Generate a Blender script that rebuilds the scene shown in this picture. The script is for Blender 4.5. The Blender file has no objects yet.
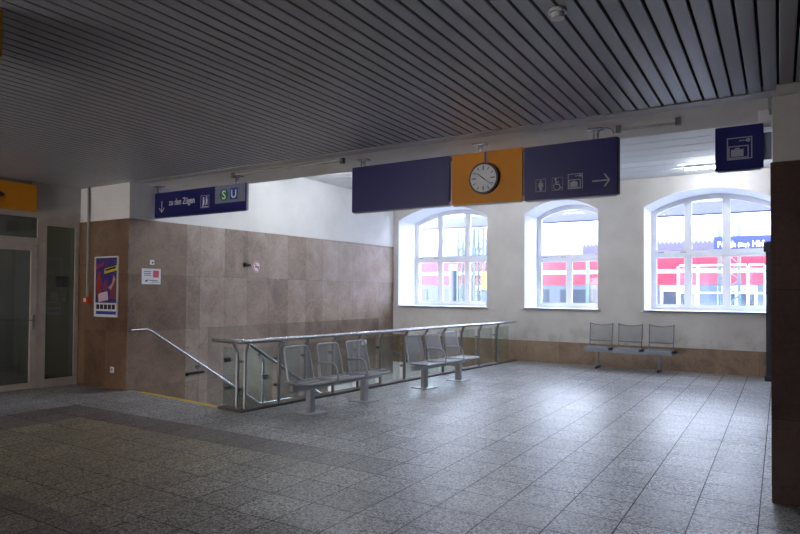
import bpy, bmesh, math, random
from mathutils import Vector, Matrix
random.seed(7)
sc = bpy.context.scene
COL = sc.collection
PI = math.pi

# ------------------------------------------------------------------ materials
def lin(c):
    c = c / 255.0
    return c / 12.92 if c <= 0.04045 else ((c + 0.055) / 1.055) ** 2.4
def rgb(r, g, b): return (lin(r), lin(g), lin(b), 1)

class NT:
    def __init__(s, name):
        s.m = bpy.data.materials.new(name); s.m.use_nodes = True
        s.t = s.m.node_tree; s.t.nodes.clear()
        s.out = s.n('ShaderNodeOutputMaterial')
    def n(s, typ, **kw):
        nd = s.t.nodes.new(typ)
        for k, v in kw.items(): setattr(nd, k, v)
        return nd
    def l(s, a, b): s.t.links.new(a, b)
    def coord(s): return s.n('ShaderNodeTexCoord').outputs['Object']
    def noise(s, vec, scale, detail=4, rough=.55, dist=0):
        nd = s.n('ShaderNodeTexNoise'); nd.inputs['Scale'].default_value = scale
        nd.inputs['Detail'].default_value = detail; nd.inputs['Roughness'].default_value = rough
        nd.inputs['Distortion'].default_value = dist
        s.l(vec, nd.inputs['Vector']); return nd.outputs['Fac']
    def ramp(s, fac, stops):
        nd = s.n('ShaderNodeValToRGB'); cr = nd.color_ramp
        while len(cr.elements) < len(stops): cr.elements.new(.5)
        for e, (p, c) in zip(cr.elements, stops): e.position = p; e.color = c
        s.l(fac, nd.inputs['Fac']); return nd.outputs['Color']
    def mix(s, a, b, fac, mode='MIX'):
        nd = s.n('ShaderNodeMix', data_type='RGBA', blend_type=mode)
        for sock, v in ((nd.inputs[0], fac), (nd.inputs[6], a), (nd.inputs[7], b)):
            if hasattr(v, 'is_output'): s.l(v, sock)
            else: sock.default_value = v
        return nd.outputs[2]
    def math(s, op, a, b=0.0, c=None):
        nd = s.n('ShaderNodeMath', operation=op)
        for i, v in enumerate((a, b) if c is None else (a, b, c)):
            if hasattr(v, 'is_output'): s.l(v, nd.inputs[i])
            else: nd.inputs[i].default_value = v
        return nd.outputs[0]
    def sep(s, v):
        nd = s.n('ShaderNodeSeparateXYZ'); s.l(v, nd.inputs[0]); return nd.outputs
    def comb(s, x, y, z=0.0):
        nd = s.n('ShaderNodeCombineXYZ')
        for i, v in enumerate((x, y, z)):
            if hasattr(v, 'is_output'): s.l(v, nd.inputs[i])
            else: nd.inputs[i].default_value = v
        return nd.outputs[0]
    def bsdf(s, color, rough=.5, metal=0, spec=.5, bump=None, bstr=.2, bdist=.01, rough_sock=None):
        b = s.n('ShaderNodeBsdfPrincipled'); s.b = b
        if hasattr(color, 'is_output'): s.l(color, b.inputs['Base Color'])
        else: b.inputs['Base Color'].default_value = color
        if hasattr(rough, 'is_output'): s.l(rough, b.inputs['Roughness'])
        else: b.inputs['Roughness'].default_value = rough
        b.inputs['Metallic'].default_value = metal
        b.inputs['Specular IOR Level'].default_value = spec
        if bump is not None:
            bn = s.n('ShaderNodeBump'); bn.inputs['Strength'].default_value = bstr
            bn.inputs['Distance'].default_value = bdist
            s.l(bump, bn.inputs['Height']); s.l(bn.outputs[0], b.inputs['Normal'])
        s.l(b.outputs[0], s.out.inputs[0]); return b

def simple(name, col, rough=.5, metal=0, spec=.5, var=.06, scale=6):
    """painted / metal surface with faint wear"""
    s = NT(name); v = s.coord(); f = s.noise(v, scale, 5)
    d = tuple(max(0, c * (1 - var * 2)) for c in col[:3]) + (1,)
    l_ = tuple(min(1, c * (1 + var)) for c in col[:3]) + (1,)
    s.bsdf(s.ramp(f, [(.3, d), (.65, l_)]), rough, metal, spec, bump=s.noise(v, 90, 3), bstr=.04)
    return s.m

def plaster(name, c1, c2, dirt=None):
    s = NT(name); v = s.coord()
    f = s.noise(v, 1.3, 6, .6); c = s.ramp(f, [(.3, c1), (.7, c2)])
    if dirt:                                  # scuffs rubbed on the wall at seat-back height
        z = s.sep(v)[2]
        band = s.math('MULTIPLY', s.math('GREATER_THAN', z, .5), s.ramp(s.math('DIVIDE', z, 2.0), [(.25, (.9,)*3+(1,)), (.56, (0, 0, 0, 1))]))
        sc_ = s.ramp(s.noise(v, 3.2, 8, .7), [(.48, (0, 0, 0, 1)), (.62, (1, 1, 1, 1))])
        m = s.math('MULTIPLY', s.math('MULTIPLY', band, sc_), .45)
        c = s.mix(c, dirt, m)
    s.bsdf(c, .8, 0, .25, bump=s.noise(v, 45, 6), bstr=.12)
    return s.m

def slab(name, axis, w, h, ox, oz, cols, joint, rough=.35, veins=None, low=None):
    """polished stone cladding: slabs laid in straight stacks, each a little different"""
    s = NT(name); v = s.coord(); x, y, z = s.sep(v)
    u = x if axis == 'x' else y
    vec = s.comb(s.math('ADD', u, -ox), s.math('ADD', z, -oz), 0.0)
    b = s.n('ShaderNodeTexBrick', offset=0.0, squash=1.0)
    b.inputs['Color1'].default_value = (.0, .0, .0, 1); b.inputs['Color2'].default_value = (1, 1, 1, 1)
    b.inputs['Mortar'].default_value = (.5, .5, .5, 1)
    b.inputs['Scale'].default_value = 1; b.inputs['Mortar Size'].default_value = .0035
    b.inputs['Mortar Smooth'].default_value = .3
    b.inputs['Brick Width'].default_value = w; b.inputs['Row Height'].default_value = h
    s.l(vec, b.inputs['Vector'])
    big = s.noise(v, 2.1, 8, .65, .6); fine = s.noise(v, 22, 6, .7, .4)
    f = s.math('ADD', s.math('MULTIPLY', big, .55), s.math('ADD', s.math('MULTIPLY', fine, .35), s.math('MULTIPLY', b.outputs['Color'], .16)))
    c = s.ramp(f, [(.36, cols[0]), (.5, cols[1]), (.68, cols[2])])
    vn = s.ramp(s.noise(v, 9, 9, .75, 1.2), [(.36, (1, 1, 1, 1)), (.43, (0, 0, 0, 1))])
    c = s.mix(c, veins or cols[0], s.math('MULTIPLY', vn, .55))
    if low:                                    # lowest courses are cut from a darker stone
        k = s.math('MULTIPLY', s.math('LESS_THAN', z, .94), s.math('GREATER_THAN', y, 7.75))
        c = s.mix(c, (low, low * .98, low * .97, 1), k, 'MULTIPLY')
    c = s.mix(c, joint, s.math('MULTIPLY', b.outputs['Fac'], .75))
    s.bsdf(c, s.math('ADD', rough - .08, s.math('MULTIPLY', fine, .2)), 0, .5,
           bump=s.math('SUBTRACT', s.math('MULTIPLY', fine, .15), b.outputs['Fac']), bstr=.25, bdist=.003)
    return s.m

def floor_mat():
    s = NT('granite_tiles'); v = s.coord(); x, y, z = s.sep(v)
    TW, TH = .4135, .440; X0, Y0 = -.135, 4.984
    vec = s.comb(s.math('ADD', x, -X0 + TW * 40), s.math('ADD', y, -Y0 + TH * 40), 0.0)
    b = s.n('ShaderNodeTexBrick', offset=0.0, squash=1.0)
    b.inputs['Color1'].default_value = (0, 0, 0, 1); b.inputs['Color2'].default_value = (1, 1, 1, 1)
    b.inputs['Mortar'].default_value = (.5, .5, .5, 1)
    b.inputs['Scale'].default_value = 1; b.inputs['Mortar Size'].default_value = .0052
    b.inputs['Mortar Smooth'].default_value = .35
    b.inputs['Brick Width'].default_value = TW; b.inputs['Row Height'].default_value = TH
    s.l(vec, b.inputs['Vector'])
    tile = b.outputs['Color']
    # regions paved with differently coloured granite
    def gt(a, t): return s.math('GREATER_THAN', a, t)
    def lt(a, t): return s.math('LESS_THAN', a, t)
    def mul(*a):
        r = a[0]
        for q in a[1:]: r = s.math('MULTIPLY', r, q)
        return r
    xa, xb = X0 - TW * 20, X0 - TW * 18         # border arm
    xe = X0 - TW * 5
    ya, yb = Y0 - TH, Y0                         # border row
    row = mul(gt(y, ya), lt(y, yb), gt(x, xa), lt(x, xe))
    arm = mul(gt(x, xa), lt(x, xb), lt(y, yb))
    low = mul(lt(y, Y0 - TH * 5.6), lt(x, X0 - TW * 8), gt(x, xb))
    dark = s.math('MAXIMUM', s.math('MAXIMUM', row, arm), low)
    panel = mul(lt(y, ya), gt(x, xb), lt(x, xe))
    grey = s.mix((.285, .282, .287, 1), (.39, .385, .393, 1), tile)
    warm = s.mix((.245, .21, .150, 1), (.32, .275, .195, 1), tile)
    plum = s.mix((.135, .112, .105, 1), (.175, .15, .14, 1), tile)
    fade = s.math('MINIMUM', s.math('MAXIMUM', s.math('MULTIPLY', s.math('ADD', x, 2.6), -.45), 0.0), 1.0)  # granite tint fades out rightward, painting in the light's shift from warm to grey
    c = s.mix(grey, warm, s.math('MULTIPLY', panel, fade)); c = s.mix(c, plum, s.math('MULTIPLY', dark, fade))
    vor = s.n('ShaderNodeTexVoronoi'); vor.inputs['Scale'].default_value = 75
    s.l(v, vor.inputs['Vector'])
    sp = s.ramp(s.sep(vor.outputs['Color'])[0], [(.08, (.15, .15, .15, 1)), (.35, (.7, .7, .7, 1)), (.75, (1.15, 1.15, 1.15, 1)), (.93, (1.65, 1.65, 1.65, 1))])
    c = s.mix(c, sp, 1.0, 'MULTIPLY')
    wear = s.noise(v, .9, 7, .65, .4)
    c = s.mix(c, s.ramp(wear, [(.3, (.72, .70, .68, 1)), (.6, (1, 1, 1, 1))]), 1.0, 'MULTIPLY')
    st = s.ramp(s.noise(s.comb(s.math('MULTIPLY', x, 1.0), s.math('MULTIPLY', y, 3.0)), 1.7, 9, .75, .8), [(.66, (0, 0, 0, 1)), (.70, (1, 1, 1, 1))])
    c = s.mix(c, (.05, .04, .035, 1), s.math('MULTIPLY', st, .55))
    spots = s.n('ShaderNodeTexVoronoi', feature='F1'); spots.inputs['Scale'].default_value = 1.9
    s.l(s.comb(x, s.math('MULTIPLY', y, 1.6)), spots.inputs['Vector'])
    c = s.mix(c, (.06, .05, .05, 1), s.math('MULTIPLY', lt(spots.outputs['Distance'], .022), .7))
    c = s.mix(c, (.03, .028, .028, 1), s.math('MULTIPLY', b.outputs['Fac'], s.math('SUBTRACT', .95, s.math('MULTIPLY', fade, .6))))
    fine = s.noise(v, 120, 3)
    rough = s.math('ADD', .32, s.math('MULTIPLY', wear, .20))
    s.bsdf(c, rough, 0, .55, bump=s.math('SUBTRACT', s.math('MULTIPLY', fine, .25), b.outputs['Fac']), bstr=.10, bdist=.003)
    s.l(s.math('MULTIPLY', s.math('SUBTRACT', 1.0, b.outputs['Fac']), .6), s.b.inputs['Specular IOR Level'])
    return s.m

def glass(name, tint=(1, 1, 1, 1), rough=.0, refl=1.0, milky=0.0):
    s = NT(name); v = s.coord()
    tr = s.n('ShaderNodeBsdfTransparent'); tr.inputs[0].default_value = tint
    gl = s.n('ShaderNodeBsdfGlossy'); gl.inputs['Roughness'].default_value = rough
    lw = s.n('ShaderNodeLayerWeight'); lw.inputs[0].default_value = .5
    fr = s.math('ADD', .04, s.math('MULTIPLY', s.math('POWER', lw.outputs['Facing'], 5.0), .96))
    mx = s.n('ShaderNodeMixShader'); s.l(s.math('MULTIPLY', fr, refl), mx.inputs[0])
    s.l(tr.outputs[0], mx.inputs[1]); s.l(gl.outputs[0], mx.inputs[2])
    res = mx.outputs[0]
    if milky:
        df = s.n('ShaderNodeBsdfDiffuse'); df.inputs[0].default_value = (.85, .87, .9, 1)
        m2 = s.n('ShaderNodeMixShader')
        s.l(s.math('MULTIPLY', s.ramp(s.noise(v, 2.0, 6), [(.2, (.6,)*3+(1,)), (.8, (1, 1, 1, 1))]), milky), m2.inputs[0])
        s.l(res, m2.inputs[1]); s.l(df.outputs[0], m2.inputs[2]); res = m2.outputs[0]
    s.l(res, s.out.inputs[0]); return s.m

def perforated(name, a, b, pitch=.011, hole=.0):
    """sheet steel punched with round holes"""
    s = NT(name); v = s.coord(); c = s.sep(v)
    fa = s.math('SINE', s.math('MULTIPLY', c[a], 2 * PI / pitch)); fb = s.math('SINE', s.math('MULTIPLY', c[b], 2 * PI / pitch))
    h = s.math('GREATER_THAN', s.math('ADD', fa, fb), hole)
    bs = s.bsdf(rgb(134, 136, 140), .42, .3)
    tr = s.n('ShaderNodeBsdfTransparent'); mx = s.n('ShaderNodeMixShader')
    s.l(h, mx.inputs[0]); s.l(bs.outputs[0], mx.inputs[1]); s.l(tr.outputs[0], mx.inputs[2])
    s.l(mx.outputs[0], s.out.inputs[0]); return s.m

def emit(name, col, strength):
    s = NT(name); e = s.n('ShaderNodeEmission'); e.inputs[0].default_value = col; e.inputs[1].default_value = strength
    s.l(e.outputs[0], s.out.inputs[0]); return s.m

M = {}
M['floor'] = floor_mat()
M['plaster_grey'] = plaster('grey_plaster', rgb(186, 182, 178), rgb(204, 201, 198), rgb(120, 112, 104))
M['plaster_white'] = plaster('white_plaster', rgb(216, 216, 214), rgb(228, 228, 227))
M['plaster_cream'] = plaster('cream_plaster', rgb(184, 176, 164), rgb(200, 193, 182))
M['beam'] = plaster('beam_plaster', rgb(206, 200, 190), rgb(218, 213, 204))
M['plaster_lobby'] = plaster('lobby_plaster', rgb(176, 174, 172), rgb(190, 188, 186))
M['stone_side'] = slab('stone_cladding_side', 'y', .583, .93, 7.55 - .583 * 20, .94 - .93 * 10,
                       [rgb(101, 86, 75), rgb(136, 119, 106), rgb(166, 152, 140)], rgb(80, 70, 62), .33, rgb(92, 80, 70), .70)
M['stone_corner'] = slab('stone_cladding_corner', 'y', 1.35, .93, 6.1 - 1.35 * 10, .94 - .93 * 10,
                       [rgb(86, 67, 54), rgb(114, 93, 77), rgb(136, 115, 98)], rgb(92, 78, 68), .4, rgb(74, 60, 52))
M['stone_front'] = slab('stone_cladding_front', 'x', .583, .93, -8.92 - .583 * 20, .94 - .93 * 10,
                        [rgb(82, 60, 46), rgb(112, 86, 68), rgb(134, 106, 86)], rgb(70, 52, 40), .33)
M['stone_dado'] = slab('stone_dado', 'x', .80, .60, -.35 - .80 * 30, .5 - .6 * 5,
                       [rgb(104, 84, 66), rgb(132, 110, 90), rgb(150, 130, 110)], rgb(80, 66, 54), .35)
M['stone_pillar'] = slab('stone_pillar', 'x', .85, 1.0, -.06 - .85 * 10, -.35 - 5,
                         [rgb(60, 46, 44), rgb(82, 65, 60), rgb(100, 81, 75)], rgb(38, 28, 26), .3)
M['stone_step'] = slab('stone_step', 'x', 1.2, .5, 0, 0, [rgb(92, 90, 88), rgb(112, 110, 108), rgb(130, 128, 126)], rgb(80, 78, 76), .4)
M['slat'] = simple('ceiling_slat_metal', rgb(158, 158, 163), .36, .25, .5, .03, 1.5)
M['black'] = simple('black_backing', rgb(24, 24, 26), .8)
M['trim'] = simple('trim_grey', rgb(168, 166, 164), .5)
M['white_paint'] = simple('white_paint', rgb(222, 224, 228), .4, 0, .5, .02)
M['frame_grey'] = simple('door_frame_grey', rgb(186, 176, 165), .4, .1)
M['steel'] = simple('brushed_steel', rgb(188, 190, 194), .26, .9)
M['kerb'] = simple('kerb_stone', rgb(96, 88, 84), .5)
M['post_steel'] = simple('satin_steel', rgb(140, 142, 144), .42, .75)
M['steel_dark'] = simple('dark_steel', rgb(120, 122, 126), .35, .8)
M['bench'] = simple('bench_grey', rgb(166, 168, 172), .38, .3)
M['bench_blue'] = simple('bench_blue_grey', rgb(122, 130, 142), .4, .5)
M['perf_xy'] = perforated('perforated_seat_sheet', 0, 1)
M['perf_xz'] = perforated('perforated_back_sheet', 0, 2)
M['blue'] = simple('sign_blue', rgb(24, 26, 98), .38, 0, .5, .04, 2)
M['yellow'] = simple('sign_yellow', rgb(216, 140, 0), .45, 0, .4, .03, 2)
M['orange'] = simple('sign_orange', rgb(200, 126, 6), .5, 0, .4, .03, 2)
M['sign_white'] = simple('sign_white', rgb(226, 228, 234), .45)
M['picto'] = simple('pictogram_grey', rgb(170, 174, 190), .45)
M['panel_grey'] = simple('sign_panel_grey', rgb(128, 134, 156), .4)
M['green'] = simple('sbahn_green', rgb(0, 132, 66), .45)
M['ublue'] = simple('ubahn_blue', rgb(20, 66, 160), .45)
M['yline'] = simple('yellow_edge_tape', rgb(206, 176, 20), .6)
M['red'] = simple('red_plastic', rgb(214, 70, 30), .4)
M['ink'] = simple('dark_ink', rgb(40, 40, 48), .6)
M['pink'] = simple('pink_print', rgb(200, 90, 110), .6)
M['purple'] = simple('purple_print', rgb(66, 50, 120), .5, 0, .4, .3, 20)
M['dial'] = simple('clock_dial', rgb(226, 230, 236), .35)
M['clock_case'] = simple('clock_case', rgb(20, 20, 34), .35)
M['winglass'] = glass('window_glass', (.985, .99, 1, 1), 0, .5)
M['railglass'] = glass('rail_glass', (.84, .90, .885, 1), .02, 1.0, .012)
M['doorglass'] = glass('door_glass', (.55, .60, .58, 1), .02, 1.6, .04)
M['tube'] = emit('fluorescent_tube', (.88, .93, 1, 1), 92)
M['tube_fill'] = emit('fill_tube', (1, .96, .80, 1), 16)
M['dark_machine'] = simple('dark_machine', rgb(34, 34, 44), .4)
M['train_red'] = simple('train_red', rgb(176, 24, 44), .35, 0, .5, .03, .5)
M['train_grey'] = simple('train_grey', rgb(62, 70, 82), .4)
M['train_roof'] = simple('train_roof', rgb(66, 78, 118), .5)
M['train_glass'] = simple('train_glass', rgb(34, 42, 54), .15)
M['out_white'] = simple('outdoor_white', rgb(226, 228, 230), .6)
M['out_ground'] = simple('platform_paving', rgb(132, 132, 136), .8, 0, .3, .1, 1)
M['canopy'] = simple('canopy_lavender', rgb(74, 78, 106), .6)
M['valance'] = simple('valance_brown', rgb(62, 56, 74), .7)
M['canopy_under'] = simple('canopy_underside', rgb(142, 146, 170), .6)
M['mast'] = simple('mast_green', rgb(78, 94, 88), .5)
M['facade'] = plaster('facade_plaster', rgb(214, 208, 198), rgb(228, 224, 216))
M['out_blue'] = simple('station_sign_blue', rgb(44, 54, 112), .4)
M['out_yellow'] = simple('timetable_yellow', rgb(236, 206, 50), .5)

# ------------------------------------------------------------------ mesh helpers
class MB:
    def __init__(s): s.v = []; s.f = []; s.mi = []
    def add(s, vs, fs, mi=0):
        o = len(s.v); s.v += [tuple(p) for p in vs]; s.f += [tuple(i + o for i in f) for f in fs]; s.mi += [mi] * len(fs)
        return s
    def box(s, a, b, mi=0):
        (x0, y0, z0), (x1, y1, z1) = [tuple(map(min, zip(a, b))), tuple(map(max, zip(a, b)))]
        return s.add([(x0,y0,z0),(x1,y0,z0),(x1,y1,z0),(x0,y1,z0),(x0,y0,z1),(x1,y0,z1),(x1,y1,z1),(x0,y1,z1)],
                     [(0,3,2,1),(4,5,6,7),(0,1,5,4),(1,2,6,5),(2,3,7,6),(3,0,4,7)], mi)
    def prism(s, pts, d0, d1, axis='y', mi=0):
        """polygon pts (2D) extruded along axis from d0 to d1"""
        n = len(pts)
        def P(p, d):
            return {'x': (d, p[0], p[1]), 'y': (p[0], d, p[1]), 'z': (p[0], p[1], d)}[axis]
        vs = [P(p, d0) for p in pts] + [P(p, d1) for p in pts]
        fs = [tuple(range(n))[::-1], tuple(range(n, 2 * n))] + [(i, (i + 1) % n, n + (i + 1) % n, n + i) for i in range(n)]
        return s.add(vs, fs, mi)
    def tube(s, pts, r, n=10, closed=False, flat=1.0, up=(0, 0, 1), mi=0):
        pts = [Vector(p) for p in pts]; N = len(pts); rings = []
        prevu = None
        for i, p in enumerate(pts):
            a = pts[(i - 1) % N] if (i > 0 or closed) else p
            b = pts[(i + 1) % N] if (i < N - 1 or closed) else p
            t = (b - a).normalized()
            if prevu is None:
                u = Vector(up); u = (u - t * u.dot(t))
                if u.length < 1e-3: u = Vector((1, 0, 0)); u = u - t * u.dot(t)
            else: u = prevu - t * prevu.dot(t)
            u.normalize(); prevu = u; w = t.cross(u)
            rings.append([p + (u * math.sin(2 * PI * k / n) * flat + w * math.cos(2 * PI * k / n)) * r for k in range(n)])
        vs = [q for rr in rings for q in rr]; fs = []
        for i in range(N if closed else N - 1):
            j = (i + 1) % N
            for k in range(n): fs.append((i * n + k, i * n + (k + 1) % n, j * n + (k + 1) % n, j * n + k))
        if not closed: fs += [tuple(range(n))[::-1], tuple((N - 1) * n + k for k in range(n))]
        return s.add(vs, fs, mi)
    def cyl(s, c, r, h, axis='z', n=24, mi=0):
        c = Vector(c); d = {'x': Vector((1,0,0)), 'y': Vector((0,1,0)), 'z': Vector((0,0,1))}[axis]
        return s.tube([c, c + d * h], r, n, mi=mi)
    def build(s, name, mats, parent=None, world=False, bevel=0.0, smooth=False):
        me = bpy.data.meshes.new(name)
        vs = s.v
        if world and parent is not None:
            L = parent['_w'] if '_w' in parent else [0, 0, 0]
            vs = [(p[0] - L[0], p[1] - L[1], p[2] - L[2]) for p in vs]
        me.from_pydata(vs, [], s.f)
        mats = mats if isinstance(mats, (list, tuple)) else [mats]
        for m in mats: me.materials.append(m)
        for p, i in zip(me.polygons, s.mi): p.material_index = i
        bm = bmesh.new(); bm.from_mesh(me); bmesh.ops.recalc_face_normals(bm, faces=bm.faces)
        if bevel:
            bmesh.ops.bevel(bm, geom=[e for e in bm.edges if e.calc_face_angle(0) > .5], offset=bevel, segments=2, affect='EDGES')
        bm.to_mesh(me); bm.free()
        if smooth:
            for p in me.polygons: p.use_smooth = True
            me.set_sharp_from_angle(angle=math.radians(38))
        o = bpy.data.objects.new(name, me); COL.objects.link(o)
        if parent is not None:
            o.parent = parent
            if world and '_w' in parent: o['_w'] = [0.0, 0.0, 0.0]; o['_w'] = list(parent['_w'])
        return o
ALLW = []
def tag(o, label, cat, group=None, kind=None):
    o['label'] = label; o['category'] = cat
    if group: o['group'] = group
    if kind: o['kind'] = kind
    return o
def thing(name, loc, label, cat, group=None, rz=0):
    o = bpy.data.objects.new(name, None); COL.objects.link(o); o.empty_display_size = .1
    o.location = loc; o.rotation_euler = (0, 0, rz); o['_w'] = list(loc)
    return tag(o, label, cat, group)
def struct(o): o['kind'] = 'structure'; return o
def islands(m, name, mat, parent=None, world=False, **kw):
    """one object for every closed piece that was added"""
    par = {}
    def find(a):
        while par.setdefault(a, a) != a: a = par[a]
        return a
    for f in m.f:
        for q in f[1:]: par[find(q)] = find(f[0])
    gr = {}
    for f in m.f: gr.setdefault(find(f[0]), []).append(f)
    last = None
    for fs in gr.values():
        ids = sorted({i for f in fs for i in f}); mp = {i: k for k, i in enumerate(ids)}
        q = MB(); q.add([m.v[i] for i in ids], [tuple(mp[i] for i in f) for f in fs])
        last = q.build(name, mat, parent, world, **kw)
    return last
def copy_tree(o, parent=None):
    c = o.copy(); COL.objects.link(c)
    c.parent = parent
    for ch in list(o.children): copy_tree(ch, c)
    return c
def bez(pts, r, n=5):
    """polyline with rounded corners"""
    P = [Vector(p) for p in pts]; out = [P[0]]
    for i in range(1, len(P) - 1):
        a, b, c = P[i - 1], P[i], P[i + 1]
        rr = min(r, (a - b).length * .49, (c - b).length * .49)
        p0 = b + (a - b).normalized() * rr; p1 = b + (c - b).normalized() * rr
        for k in range(n + 1):
            t = k / n; out.append(p0 * (1 - t) ** 2 + b * 2 * t * (1 - t) + p1 * t * t)
    out.append(P[-1]); return out
def text(name, s, size, loc, mat, parent, rot=(PI / 2, 0, 0), align='LEFT', bold=0.0, ext=.0015, sx=1.0):
    cu = bpy.data.curves.new(name, 'FONT'); cu.body = s; cu.size = size; cu.align_x = align
    cu.extrude = ext; cu.offset = bold; cu.resolution_u = 4
    t = bpy.data.objects.new(name + '_tmp', cu)
    me = bpy.data.meshes.new_from_object(t)
    R_ = Matrix.Translation(Vector(loc) - Vector(parent['_w'])) @ Matrix.Rotation(rot[2], 4, 'Z') @ Matrix.Rotation(rot[0], 4, 'X') @ Matrix.Diagonal((sx, 1, 1, 1))
    me.transform(R_); me.materials.clear(); me.materials.append(mat)
    o = bpy.data.objects.new(name, me); COL.objects.link(o); o.parent = parent
    bpy.data.objects.remove(t); return o

# ------------------------------------------------------------------ key dimensions
ZC = 3.36        # slat ceiling
ZU = 4.13        # ceiling of the high hall
YB = 14.1        # window wall, inner face
YO = 15.35       # window wall, outer face
XL = -8.93       # left side wall of the hall
XD = -10.30      # door wall
YP = 6.13        # poster wall
XR = 3.6

# ------------------------------------------------------------------ floor, pit, ceiling
KA = Vector((-6.05, 5.83)); KB = Vector((-5.36, 13.98)); KD = (KB - KA).normalized(); KN = Vector((-KD.y, KD.x))
def kp(x, y, z=0): p = KA + KD * x + KN * y; return (p.x, p.y, z)
pr_near = (-6.32, 5.985); pr_far = (-5.62, YB)
m = MB()
fl = [(-10.5, -4), (XR, -4), (XR, YB + .02), pr_far, pr_near, (XL - .2, 6.235), (-10.5, 6.3)]
m.prism(fl, -.22, 0, 'z')
struct(m.build('floor', M['floor']))

m = MB()                                        # slatted metal ceiling
PITCH = .1145
k0 = int((XR + .006) / PITCH); k = k0
while -.006 + k * PITCH > XD + .02:
    x1 = -.006 + k * PITCH - .009; x0 = x1 - (PITCH - .018)
    m.prism([(x0, ZC + .02), (x0, ZC + .004), (x0 + .004, ZC), (x1 - .004, ZC), (x1, ZC + .004), (x1, ZC + .02)], -4, 6.15, 'y')
    k -= 1
m.box((XD, -4, ZC + .05), (XR, 6.15, ZC + .09), 1)
struct(m.build('ceiling', [M['slat'], M['black']]))
m = MB(); m.box((XL - .1, 7.2, ZU), (1.7, YB + .1, ZU + .15))
for i in range(14):                             # board joints run along the hall
    yy = 7.3 + i * .5
    m.box((XL, yy, ZU - .006), (1.6, yy + .47, ZU))
struct(m.build('ceiling', M['plaster_white']))
m = MB(); m.box((XD, 6.15, ZC), (XR, 7.2, ZU + .15))
struct(m.build('trim_1', M['beam']))     # beam between lobby and hall
m = MB(); m.box((XL + .03, 6.12, ZC - .012), (-.02, 6.30, ZC - .001))
struct(m.build('trim_2', M['trim']))              # light edge strip of the slats

# left block: poster wall + side wall of the hall
m = MB(); m.box((XD - .3, YP, -2.2), (XL, YB, ZC)); m.box((XD - .3, 7.0, ZC), (XL, YB, ZU + .1))
lw = m.build('wall_left', M['plaster_white']); struct(lw)
m = MB(); m.prism([(YP - .02, -.001), (YP + .09, -.001), (YP + .09, -.55), (7.25, -.55), (7.25, 2.785), (YP - .02, 2.775)], XL - .01, XL + .02, 'x')
struct(m.build('wall_left', M['stone_corner']))
m = MB(); m.prism([(7.25, -.55), (11.3, -.55), (11.3, -.56), (YB - .01, -.56), (YB - .01, 2.85), (7.25, 2.785)], XL - .01, XL + .015, 'x')
struct(m.build('wall_left', M['stone_side']))     # polished slabs
m = MB(); m.box((XD, YP - .02, 0), (XL - .01, YP, 2.775))
struct(m.build('wall_left', M['stone_front']))

# window wall with three arched openings
WIN = [(-8.77, -6.18, 3.55, 3.88), (-5.215, -3.48, 3.52, 3.80), (-2.51, -.03, 3.50, 3.83)]
SILL = 1.235
def arch(x, w):
    x0, x1, zs, za = w; h = za - zs; c = (x1 - x0) / 2; R_ = (c * c + h * h) / (2 * h)
    xm = (x0 + x1) / 2
    return zs + math.sqrt(max(0, R_ * R_ - (x - xm) ** 2)) - (R_ - h)
m = MB(); prev = XL - .3
for w in WIN:
    m.box((prev, YB, -2.2), (w[0], YO, ZU + .15)); m.box((w[0], YB, -2.2), (w[1], YO, SILL))
    n = 28
    for i in range(n):
        xa = w[0] + (w[1] - w[0]) * i / n; xb = w[0] + (w[1] - w[0]) * (i + 1) / n
        m.prism([(xa, arch(xa, w)), (xb, arch(xb, w)), (xb, ZU + .15), (xa, ZU + .15)], YB, YO, 'y')
    prev = w[1]
m.box((prev, YB, -2.2), (XR, YO, ZU + .15))
struct(m.build('wall_back', M['plaster_grey']))
m = MB(); m.box((XL + .02, YB - .02, -.25), (-5.6, YB, .495)); m.box((-5.6, YB - .02, 0), (1.6, YB, .495))
struct(m.build('baseboard_back', M['stone_dado']))
# right side
m = MB(); m.box((1.6, 5.6, 0), (1.9, YB, ZU + .15)); m.box((1.6, 6.15, 0), (XR, 6.5, ZC + .1))
struct(m.build('wall_right', M['plaster_lobby']))
m = MB(); m.box((XR, -4, 0), (XR + .2, 6.3, ZC + .1))
struct(m.build('wall_right', M['plaster_lobby']))
# camera side, unseen: wall with a glazed opening added to light the lobby
EN = [(-8.9, -6.1)]
m = MB(); prev = XD - .2
for a, b in EN:
    m.box((prev, -4.2, 0), (a, -4, ZC + .1)); m.box((a, -4.2, 2.5), (b, -4, ZC + .1)); prev = b
m.box((prev, -4.2, 0), (XR + .2, -4, ZC + .1))
struct(m.build('wall_front', M['plaster_lobby']))
m = MB(); m.box((-8.9, -4.11, 0), (-6.1, -4.10, 2.5)); g = m.build('door_added', glass('warm_tint_glass', (.94, .87, .79, 1))); struct(g)  # glass tint added to warm the daylight that fills the lobby
m = MB()
for x in (-8.9, -7.54, -6.16): m.box((x, -4.14, 0), (x + .06, -4.06, 2.5))
m.build('door_frame', M['frame_grey'], g)

# pillar at the right edge
t = thing('stone_pillar', (-.06, 5.58, 0), 'dark brown stone clad pillar with grey plaster top at right edge', 'pillar')
m = MB(); m.box((-.06, 5.58, 0), (1.6, 6.3, 2.64)); m.build('stone_cladding', M['stone_pillar'], t, True, .004)
m = MB(); m.box((-.045, 5.595, 2.64), (1.6, 6.3, 3.155)); m.build('plaster_head', M['plaster_lobby'], t, True)
m = MB(); m.box((-.075, 5.55, 3.155), (1.6, 6.14, 3.175)); m.box((-.02, 6.0, 3.175), (1.6, 6.14, ZC))
m.build('cap_strip', M['trim'], t, True)

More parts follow.
